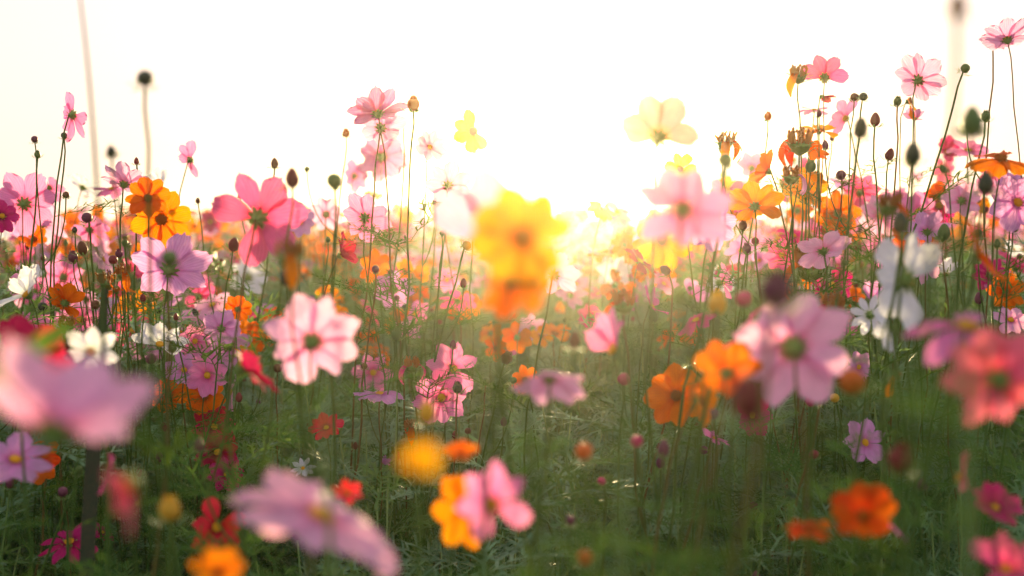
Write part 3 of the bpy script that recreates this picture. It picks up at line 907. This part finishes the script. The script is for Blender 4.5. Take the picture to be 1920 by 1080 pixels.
F(1465,478,66,2.2,'hot',0,10,12,8,'hot pink cosmos in the crowd left of the pale green-calyx bloom')
F(1355,530,70,1.9,'pink',60,20,22,6,'pink cosmos below the orange-hearted pink bloom')
F(1390,470,70,2.1,'lilac',-30,40,12,7,'lilac cosmos below the sharp golden flat bloom')
F(1200,490,80,2.0,'crim',60,50,10,6,'crimson cosmos low in the golden glow right of the sun')
F(1150,510,70,2.6,'white',0,10,12,7,'white cosmos in the golden glow below the sun')
F(1240,450,120,2.1,'flare_gold',20,10,12,8,'large golden cosmos in the glow left of the orange-hearted pink bloom')

# --- buds
B = bud
B(65,261,15,1.70,'purple','round','dark purple bud topping the thin stem at the far left',ref=None)
B(70,289,15,1.70,'green','cup','small green bud under the dark purple bud at the far left')
B(120,254,14,1.70,'dark','round','dark round bud just left below the pink bloom by the grass stalk')
B(272,146,34,0.92,'dark','round','dark blurred bud alone high in the sky at upper left',20,60,'lone dark sky bud')
B(209,285,24,0.95,'dark','cup','dark green blurred bud left below the lone dark sky bud')
B(256,303,13,1.72,'maroon','oval','tiny maroon bud above the upward pale pink bloom')
B(163,408,23,1.66,'purple','round','purple bud on a bent stem left of the orange pair',-30,60,'purple bent bud')
B(155,467,25,1.60,'brown','oval','ribbed brown bud on a leaning stem below the purple bent bud',-30,70,lean=(.06,.02))
B(137,482,24,1.65,'purple','cup','grey purple faded bud left beside the ribbed brown bud')
B(212,487,20,1.58,'maroon','round','dark maroon bud, left one of two small buds above a withered orange head')
B(223,476,18,1.64,'purple','cup','purple bud, right one of two small buds above a withered orange head')
B(438,460,26,1.56,'maroon','oval','pointed maroon bud on a long leaning stem below the big hot pink bloom',30,60,'pointed maroon bud',lean=(-.10,.03))
B(515,307,18,2.0,'brown','oval','small brown bud above the big hot pink bloom')
B(548,336,34,1.15,'maroon','oval','blurred maroon bud just right of the big hot pink bloom')
B(627,339,32,1.2,'green','round','blurred olive bud left of the tall stems',0,80,'blurred olive bud')
B(140,431,13,1.8,'dark','cup','tiny flat bud left of the purple bent bud')
B(298,340,12,1.9,'brown','round','tiny brown bud above the wide bloom of the orange pair')
B(371,377,12,2.0,'brown','cup','tiny brown bud right of the orange pair')
B(234,455,14,1.8,'green','round','tiny green bud under the small bloom of the orange pair')
B(268,560,15,1.55,'maroon','oval','dark maroon bud in front of the blurred golden bloom at left')
B(330,595,13,1.6,'maroon','oval','tiny maroon bud above the white side bloom')
B(283,673,24,1.52,'purple','round','purple grey bud directly under the white side bloom')
B(122,648,24,1.5,'maroon','cup','maroon bud left of the blurred white bloom')
B(80,575,20,1.7,'dark','round','dark green bud right under the left-edge white bloom')
B(542,520,40,1.0,'dark','round','dark green blurred bud above the large pale round bloom',0,85,'dark green blurred bud')
B(318,484,34,.95,'green','round','blurred green bud in front of the wide lilac bloom')
B(118,922,22,1.35,'purple','round','purple bud low in the dark foliage at lower left')
B(148,882,20,1.3,'green','oval','green bud on a long leaning stem under the huge blurred pink bloom',40,40,lean=(-.2,.05))
B(318,955,52,0.78,'yellow','cup','yellow and green blurred bud left of the bright red bloom',0,85,'yellow blurred bud')
B(775,195,30,1.66,'orange','cup','orange brown fringed bud at the top of a tall stem left of the sun',0,85,'tall fringed bud',lean=(-.03,.02))
B(758,227,14,1.9,'brown','round','tiny brown bud just left of the tall fringed bud')
B(649,250,18,2.2,'orange','cup','small orange brown bud left of the tall dish pink bloom')
B(875,460,20,1.66,'green','round','green bud on a bent branch left of the huge golden bloom',50,40,lean=(-.12,0))
B(704,505,17,1.66,'purple','round','purple bud over thread-like leaves below the sharp veined pink bloom')
B(732,510,12,2.0,'purple','round','tiny purple bud right of the purple bud over the leaves')
B(829,437,12,1.7,'green','round','tiny green bud under the pale bloom in the sun glow')
B(743,627,25,1.64,'green','cup','green bud with cream tips right of the large pale round bloom',10,80,'cream tipped bud')
B(950,671,28,1.64,'brown','cup','brown tipped bud with spread bracts right of the central pink pair',35,55,'spread bract bud',lean=(-.12,.03))
B(912,715,17,1.66,'green','round','small green bud left below the spread bract bud',20,60)
B(877,808,14,1.66,'brown','round','tiny brown bud below the central pink pair')
B(858,727,24,1.58,'dark','cup','dark green bud between the two central pink blooms')
B(1170,711,28,1.30,'pinkb','round','magenta pink bud left of the dark-centred orange bloom',10,70,'magenta pink bud')
B(1194,827,27,1.0,'pinkb','round','blurred dull pink bud in the low foliage right of centre')
B(1337,776,26,1.15,'purple','round','blurred purple bud under the orange bloom')
B(1095,846,38,0.82,'orange','round','blurred orange brown bud in the low foliage at centre',0,80,'low orange bud')
B(1097,1045,34,.8,'orange','round','blurred orange red bud close to the bottom edge')
B(1070,975,22,1.0,'purple','round','dull purple bud in the low green blur at centre')
B(1248,507,22,1.64,'purple','oval','brown purple bud turned left in the golden glow',-60,30)
B(1345,543,10,2.0,'yellow','round','tiny yellow bud in the golden glow')
B(1393,423,20,1.6,'brown','cup','brown bud right under the sharp golden flat bloom',0,85)
B(1360,300,28,1.2,'green','round','blurred olive bud left of the left-turned orange bloom')
B(1440,218,18,1.75,'orange','cup','small orange tipped bud on a thin stem against the sky at right',0,85,'orange tipped sky bud')
B(1400,466,22,1.6,'purple','cup','grey purple bud below the sharp golden flat bloom')
B(1416,452,17,1.65,'maroon','round','small maroon bud beside the grey purple bud')
B(1602,182,18,1.72,'brown','round','brown bud, left one of a pair against the sky at right')
B(1619,181,18,1.70,'dark','round','dark green bud, right one of a pair against the sky at right',20,60)
B(1641,226,24,1.70,'maroon','oval','red tipped bud at right above a dark red bud')
B(1613,242,36,1.05,'dark','oval','blurred dark bud left of the red tipped bud',10,70)
B(1668,291,22,1.60,'maroon','oval','dark red ribbed bud below the red tipped bud',20,65,'dark red ribbed bud')
B(1577,328,22,1.62,'mag' if 0 else 'purple','round','purple red bud above the mid hot pink bloom',-30,60)
B(1520,312,26,1.62,'green','cup','green bud with spread bracts below the shaggy withered head')
B(1560,259,12,2.0,'brown','cup','tiny brown bud right of the curled orange petals')
B(1683,190,20,1.7,'green','cup','green bud under the pale bowl bloom')
B(1810,128,20,1.66,'green','round','green bud on a long slanting stem right of the pale bowl bloom',30,50,'slanting green bud',lean=(-.18,.04))
B(1822,232,52,0.84,'green','oval','blurred green ragged bud above the wide side-on orange bloom',0,85,'ragged green bud')
B(1848,218,22,1.5,'green','cup','faint yellow green bud just right of the ragged green bud')
B(1711,292,40,0.95,'dark','oval','dark blurred bud right of the dark red ribbed bud',5,85,'dark blurred bud')
B(1688,420,38,1.0,'dark','oval','dark blurred bud left of the upward lilac bloom')
B(1848,346,40,1.0,'dark','oval','dark blurred bud under the wide side-on orange bloom')
B(1770,438,30,1.5,'green','oval','narrow green bud beside the upward lilac bloom')
B(1900,426,22,1.45,'maroon','round','nearly black round bud near the right edge',0,75,'black right-edge bud')
B(1584,492,13,1.7,'green','round','small green bud right of the pale green-calyx bloom')
B(1598,716,56,0.80,'orange','round','blurred orange bud below the greenish white bloom',0,80,'blurred orange bud')
B(1565,746,20,1.5,'yellow','round','small yellow orange bud below the blurred orange bud')
B(1520,752,24,1.3,'pinkb','cup','small pale pink bud left of the small yellow orange bud')
B(1690,900 - 40,62,0.74,'maroon','cup','nearly black blurred bud right of the lone lilac bloom',20,70,'black blurred bud')
B(1455,545,78,0.55,'purple','cup','large blurred purple head with yellow top above the large blurred pink bloom',0,85,'blurred purple head')
B(1402,748,82,0.56,'maroon','oval','large dark maroon blurred head under the large blurred pink bloom',0,75,'dark maroon head')
B(1345,570,44,.95,'yellow','cup','yellow fringed blurred bud above the pink edge-on bloom')
B(1395,560,34,.95,'coral' if 0 else 'pinkb','round','blurred dull pink bud left of the blurred purple head')
B(1225,595,22,1.6,'green','oval','green calyx bud right of the narrow petalled pink bloom')
B(1128,902,20,1.2,'pinkb','oval','pink drooping bud in the low green blur',-30,20)
B(800,775,42,.80,'yellow','cup','blurred yellow bud in front of the lower centre pink bloom')
B(520,690,20,1.7,'brown','round','brown bud left under the large pale round bloom')
B(1795,14,46,.50,'brown','oval','very blurred brown bud at the top edge left of the corner pale bloom')

# --- withered heads
W = withered
W(232,512,30,1.58,'org',2,'withered orange head with curled petals left of the wide lilac bloom',ref=None)
W(200,528,34,1.6,'peach',0,'grey brown seed head left beside the withered orange head')
W(125,610,34,1.55,'lilac',1,'brown drooping seed head below the orange bloom by the white one')
W(40,640,36,1.5,'mag',2,'dark withered head at the left edge above the crimson blurred bloom')
W(772,686,30,1.66,'hot',2,'withered pink head left of the central pink pair')
W(542,478,54,.85,'yel',1,'yellow blurred withered head above the dark green blurred bud')
W(1360,266,36,1.66,'org',3,'shrivelled orange head against the sky above the blurred olive bud')
W(1500,268,48,1.64,'dor',4,'shaggy orange brown withered head under the hot pink sky bloom',ref='shaggy withered head')
W(1498,140,36,1.76,'yel',1,'withered orange head with one yellow petal beside the hot pink sky bloom',5,70)
W(1483,330,34,1.62,'lilac',2,'withered head with lilac drooping petals right of the left-turned orange bloom')
W(1665,385,44,1.05,'org',3,'blurred withered orange head above the dark blurred bud')
W(1170,570,42,1.3,'org',1,'orange brown fringed seed head below the sun')
W(1560,575,46,1.4,'dor',1,'brown withered head left of the greenish white bloom')
W(1520,500,60,1.7,'org',2,'golden withered head under the pale green-calyx bloom')
W(772,800,28,1.7,'dor',2,'tiny reddish withered head low under the central pink pair')
W(20,912,46,1.6,'white',0,'pale dried seed head at the left edge under the deep orange bloom')

# --- grasses
def grass(name, pts, rad, label, m, n=6, flat=False):
    base = Vector((pts[0].x, pts[0].y, 0))
    root = empty(name, base)
    tag(root, label, 'grass')
    q = bez(base, pts[0], pts[1], pts[2], 24)
    if flat:
        V, Fc, UV = strip(q, [rad * math.sin(math.pi * min(1, .15 + .85 * (1 - i / 23))) + .0004 for i in range(24)], Vector((0.25, -1, .35)))
    else:
        V, Fc, UV = tube_arrays(q, [rad * (1 - .75 * i / 23) for i in range(24)], n)
    part('blade' if flat else 'stalk', mesh_from('blade', V - np.array(base), Fc, m), root, Matrix.Translation(base))
    return root
grass('grass_plant', [P(205, 560, .85), P(195, 330, .85), P(143, -60, .85)], .0024, 'tall blurred grass stalk rising out of the top of the picture at left', M_STEM)
grass('grass_plant', [P(130, 1100, 1.25), P(185, 800, 1.25), P(196, 540, 1.2)], .0060, 'dark green blurred upright blade left of the white side bloom', M_BUD['dark'], flat=True)
grass('grass_plant', [P(-420, 1000, .66), P(-150, 780, .60), P(130, 612, .55)], .0065, 'bright green blurred blade over the huge blurred pink bloom', M_LEAF, flat=True)
grass('grass_plant', [P(1300, 1090, .62), P(1290, 900, .62), P(1325, 500, .64)], .0019, 'pale green blurred stalk rising left of the large blurred pink bloom', M_STEM)
for i, (x0, x1, y1, d, lb) in enumerate([(1835, 1800, 560, .42, 'very blurred yellow green stalk with feathery leaves left of the coral right bloom'),
                                        (1790, 1850, 640, .46, 'very blurred green stalk with feathery leaves crossing below the coral right bloom'),
                                        (1150, 1180, 620, .50, 'blurred green stalk rising through the low foliage below the sun'),
                                        (640, 600, 700, .55, 'blurred green stalk rising under the large pale round bloom')]):
    st = grass('cosmos_stalk', [P(x0, 1200, d), P((x0 + x1) / 2, 900, d), P(x1, y1, d)], .0024, lb, M_STEMP)
    st['category'] = 'stalk'
    if i < 2:
        gl = random.Random(40 + i)
        for k in range(9):
            add_leaf(st, gl, P(x1 + gl.uniform(-8, 30), gl.uniform(y1 + 130, 1100), d), None, gl.uniform(.018, .034))

# ------------------------------------------------------------------ smaller flowers further back, each its own thing, named after its neighbours
LABELS = set(o['label'] for o in col.objects if 'label' in o)
SIZE = lambda d: 'tiny' if d < 26 else ('small' if d < 44 else 'medium')
def where(px, py, rx, ry):
    dx, dy = px - rx, py - ry
    dist = math.hypot(dx, dy)
    near = 'just ' if dist < 70 else ''
    if abs(dx) > 2.2 * abs(dy): return near + ('right of' if dx > 0 else 'left of')
    if abs(dy) > 2.2 * abs(dx): return near + ('below' if dy > 0 else 'above')
    return near + ('below and ' if dy > 0 else 'above and ') + ('right of' if dx > 0 else 'left of')
def name_spot(px, py, head):
    cand = sorted(REFS, key=lambda r: math.hypot(px - r[0], py - r[1]))
    for r in cand[:14]:
        l = f'{head} {where(px, py, r[0], r[1])} the {r[2]}'
        if l not in LABELS and len(l.split()) <= 16:
            LABELS.add(l)
            return l
    for a, b in ((cand[i], cand[j]) for i in range(10) for j in range(i + 1, 10)):
        l = f'{head} between the {a[2]} and the {b[2]}'
        if l not in LABELS and len(l.split()) <= 16:
            LABELS.add(l)
            return l
    return None
g = random.Random(23)
PALETTE = {'left': ['pink', 'pale', 'lilac', 'hot', 'org', 'yel', 'white', 'mag', 'pink', 'pale', 'org'],
           'mid': ['org', 'yel', 'org', 'dor', 'pink', 'pale', 'yel', 'hot', 'yel', 'org', 'lilac'],
           'right': ['pink', 'org', 'hot', 'lilac', 'pale', 'yel', 'crim', 'org', 'mag', 'pink', 'white']}
CAPACITY = 0
NFILL, NB = 400, 130
tries = 0
made = 0
fills = []
while made < NFILL and tries < 9000:
    tries += 1
    px = g.uniform(5, 1915)
    D = 2.1 + 4.6 * g.random() ** 1.3
    side = 'left' if px < 520 else ('right' if px > 1330 else 'mid')
    top = {'left': 1.03, 'mid': 1.03, 'right': 1.10}[side]
    z = g.gauss(top - .10, .065)
    if side == 'mid' and 560 < px < 1000 and D < 3.2: z -= .08
    if z > top + .09 or z < .62: continue
    rad = g.uniform(.024, .035)
    p0 = P(px, 540, D)
    _, py, _ = proj(Vector((p0.x, p0.y, z)))
    if not (250 < py < 760): continue
    if any(abs(px - a) < 16 and abs(py - b) < 16 for a, b, *_ in fills): continue
    # mostly hidden behind a large near bloom: the photo would not show it
    if any(math.hypot(px - sx, py - sy) < 60 / max(sd_, .4) and sd_ < 1.2 for sx, sy, sd_ in SPOTS[:180]): continue
    if math.hypot(px - 840, py - 715) < 95: continue
    c = g.choice(PALETTE[side])
    if c in ORANGE: rad *= .85
    diam = rad * 2 / (2 * TW * D) * 1920
    az = g.choice((0, 0, 180, 180, g.uniform(0, 360))) + g.uniform(-40, 40)
    el = g.uniform(0, 65)
    facing = 'seen from behind' if abs(((az + 180) % 360) - 180) > 120 and el < 50 else ('facing us' if abs(((az + 180) % 360) - 180) < 60 and el < 45 else 'seen from the side')
    lab = name_spot(px, py, f'{SIZE(diam)} {CNAME[c]} cosmos {facing}')
    if lab is None: continue
    fills.append((px, py, D, c, diam, az, el, lab))
    made += 1
for (px, py, D, c, diam, az, el, lab) in fills:
    flower(px, py, diam, D, c, az, el, g.choice((g.uniform(2, 26), g.uniform(2, 26), g.uniform(-28, 0), g.uniform(35, 62))), g.choice((6, 7, 8, 8)), lab, gaps=g.choice((0, 0, 0, 1, 2)), group='small cosmos flowers further back', leaves=0, sidebud=False, seed=int(px * 31 + py))
made = tries = 0
while made < NB and tries < 4000:
    tries += 1
    px = g.uniform(5, 1915)
    D = 1.9 + 2.6 * g.random()
    side = 'left' if px < 520 else ('right' if px > 1330 else 'mid')
    z = g.gauss({'left': 1.0, 'mid': 0.95, 'right': 1.07}[side] - .06, .07)
    p0 = P(px, 540, D)
    _, py, _ = proj(Vector((p0.x, p0.y, z)))
    if not (300 < py < 760): continue
    if any(math.hypot(px - sx, py - sy) < 60 / max(sd_, .4) and sd_ < 1.2 for sx, sy, sd_ in SPOTS[:180]): continue
    c = g.choice(('purple', 'maroon', 'brown', 'green', 'green', 'dark'))
    size = g.uniform(.0075, .0115) / (2 * TW * D) * 1920
    lab = name_spot(px, py, f'tiny {dict(dark="dark green").get(c, c)} bud')
    if lab is None: continue
    bud(px, py, size, D, c, g.choice(('round', 'round', 'oval', 'cup')), lab, g.uniform(-180, 180), g.uniform(50, 88), group='tiny cosmos buds further back', leaves=0)
    made += 1

# ------------------------------------------------------------------ the far bloom of the field: past counting
def far_flower(c, kind, seed):
    g = random.Random(seed)
    cup = g.uniform(.1, .5)
    V, Fc, UV = join([(lambda a: (xf(petal_mat4(k, 8, 0.13, cup, g), a[0]), a[1], a[2]))(petal_arrays(kind, g.randrange(9), 4, 3)) for k in range(8)])
    n = face_dir(g.uniform(0, 6.28), g.uniform(.2, 1.1))
    M = Matrix.Translation((0, 0, 0.9)) @ n.to_track_quat('Z', 'Y').to_matrix().to_4x4() @ Matrix.Diagonal((.03, .03, .03, 1))
    V = xf(M, V)
    d = lathe([(.9, 0), (.8, .4), (.2, .6)], 6)
    dV = xf(M @ Matrix.Diagonal((.17, .17, .17, 1)), d[0])
    s = tube_arrays([Vector((0.03, 0, 0)), Vector((0.01, 0.01, .5)), Vector((0, 0, .89)) - n * .01], [.0016, .0014, .001], 3)
    Va, Fa, UVa = join([(V, Fc, UV), (dV, d[1], d[2]), s])
    me = mesh_from('far_flower', Va, Fa, [PET[c], M_DISCO if c in ORANGE else M_DISCY, M_STEM], UVa)
    n0, n1 = len(Fc), len(Fc) + len(d[1])
    me.polygons.foreach_set('material_index', [0 if i < n0 else (1 if i < n1 else 2) for i in range(len(Fa))])
    return me
kinds = ['org', 'yel', 'pink', 'pale', 'lilac', 'hot', 'org', 'white', 'yel', 'mag', 'org', 'pink']
protos = [far_flower(c, 'orange' if c in ORANGE else 'cosmos', 50 + i) for i, c in enumerate(kinds)]
pts, rots, scls, idxs = [], [], [], []
g = random.Random(77)
def far(y0, y1, n):
    for _ in range(n):
        y = math.sqrt(g.uniform(y0 * y0, y1 * y1))
        x = g.uniform(-1, 1) * (.5 * y + .5)
        pts.append((x, y, 0)); rots.append((g.uniform(-.08, .08), g.uniform(-.08, .08), g.uniform(0, 6.28)))
        scls.append(g.uniform(.90, 1.22)); idxs.append(g.randrange(len(protos)))
far(4.2, 7, 1300)
far(7, 18, 6500)
far(18, 60, 12000)
scatter('far_flowers', pts, rots, scls, idxs, protos)
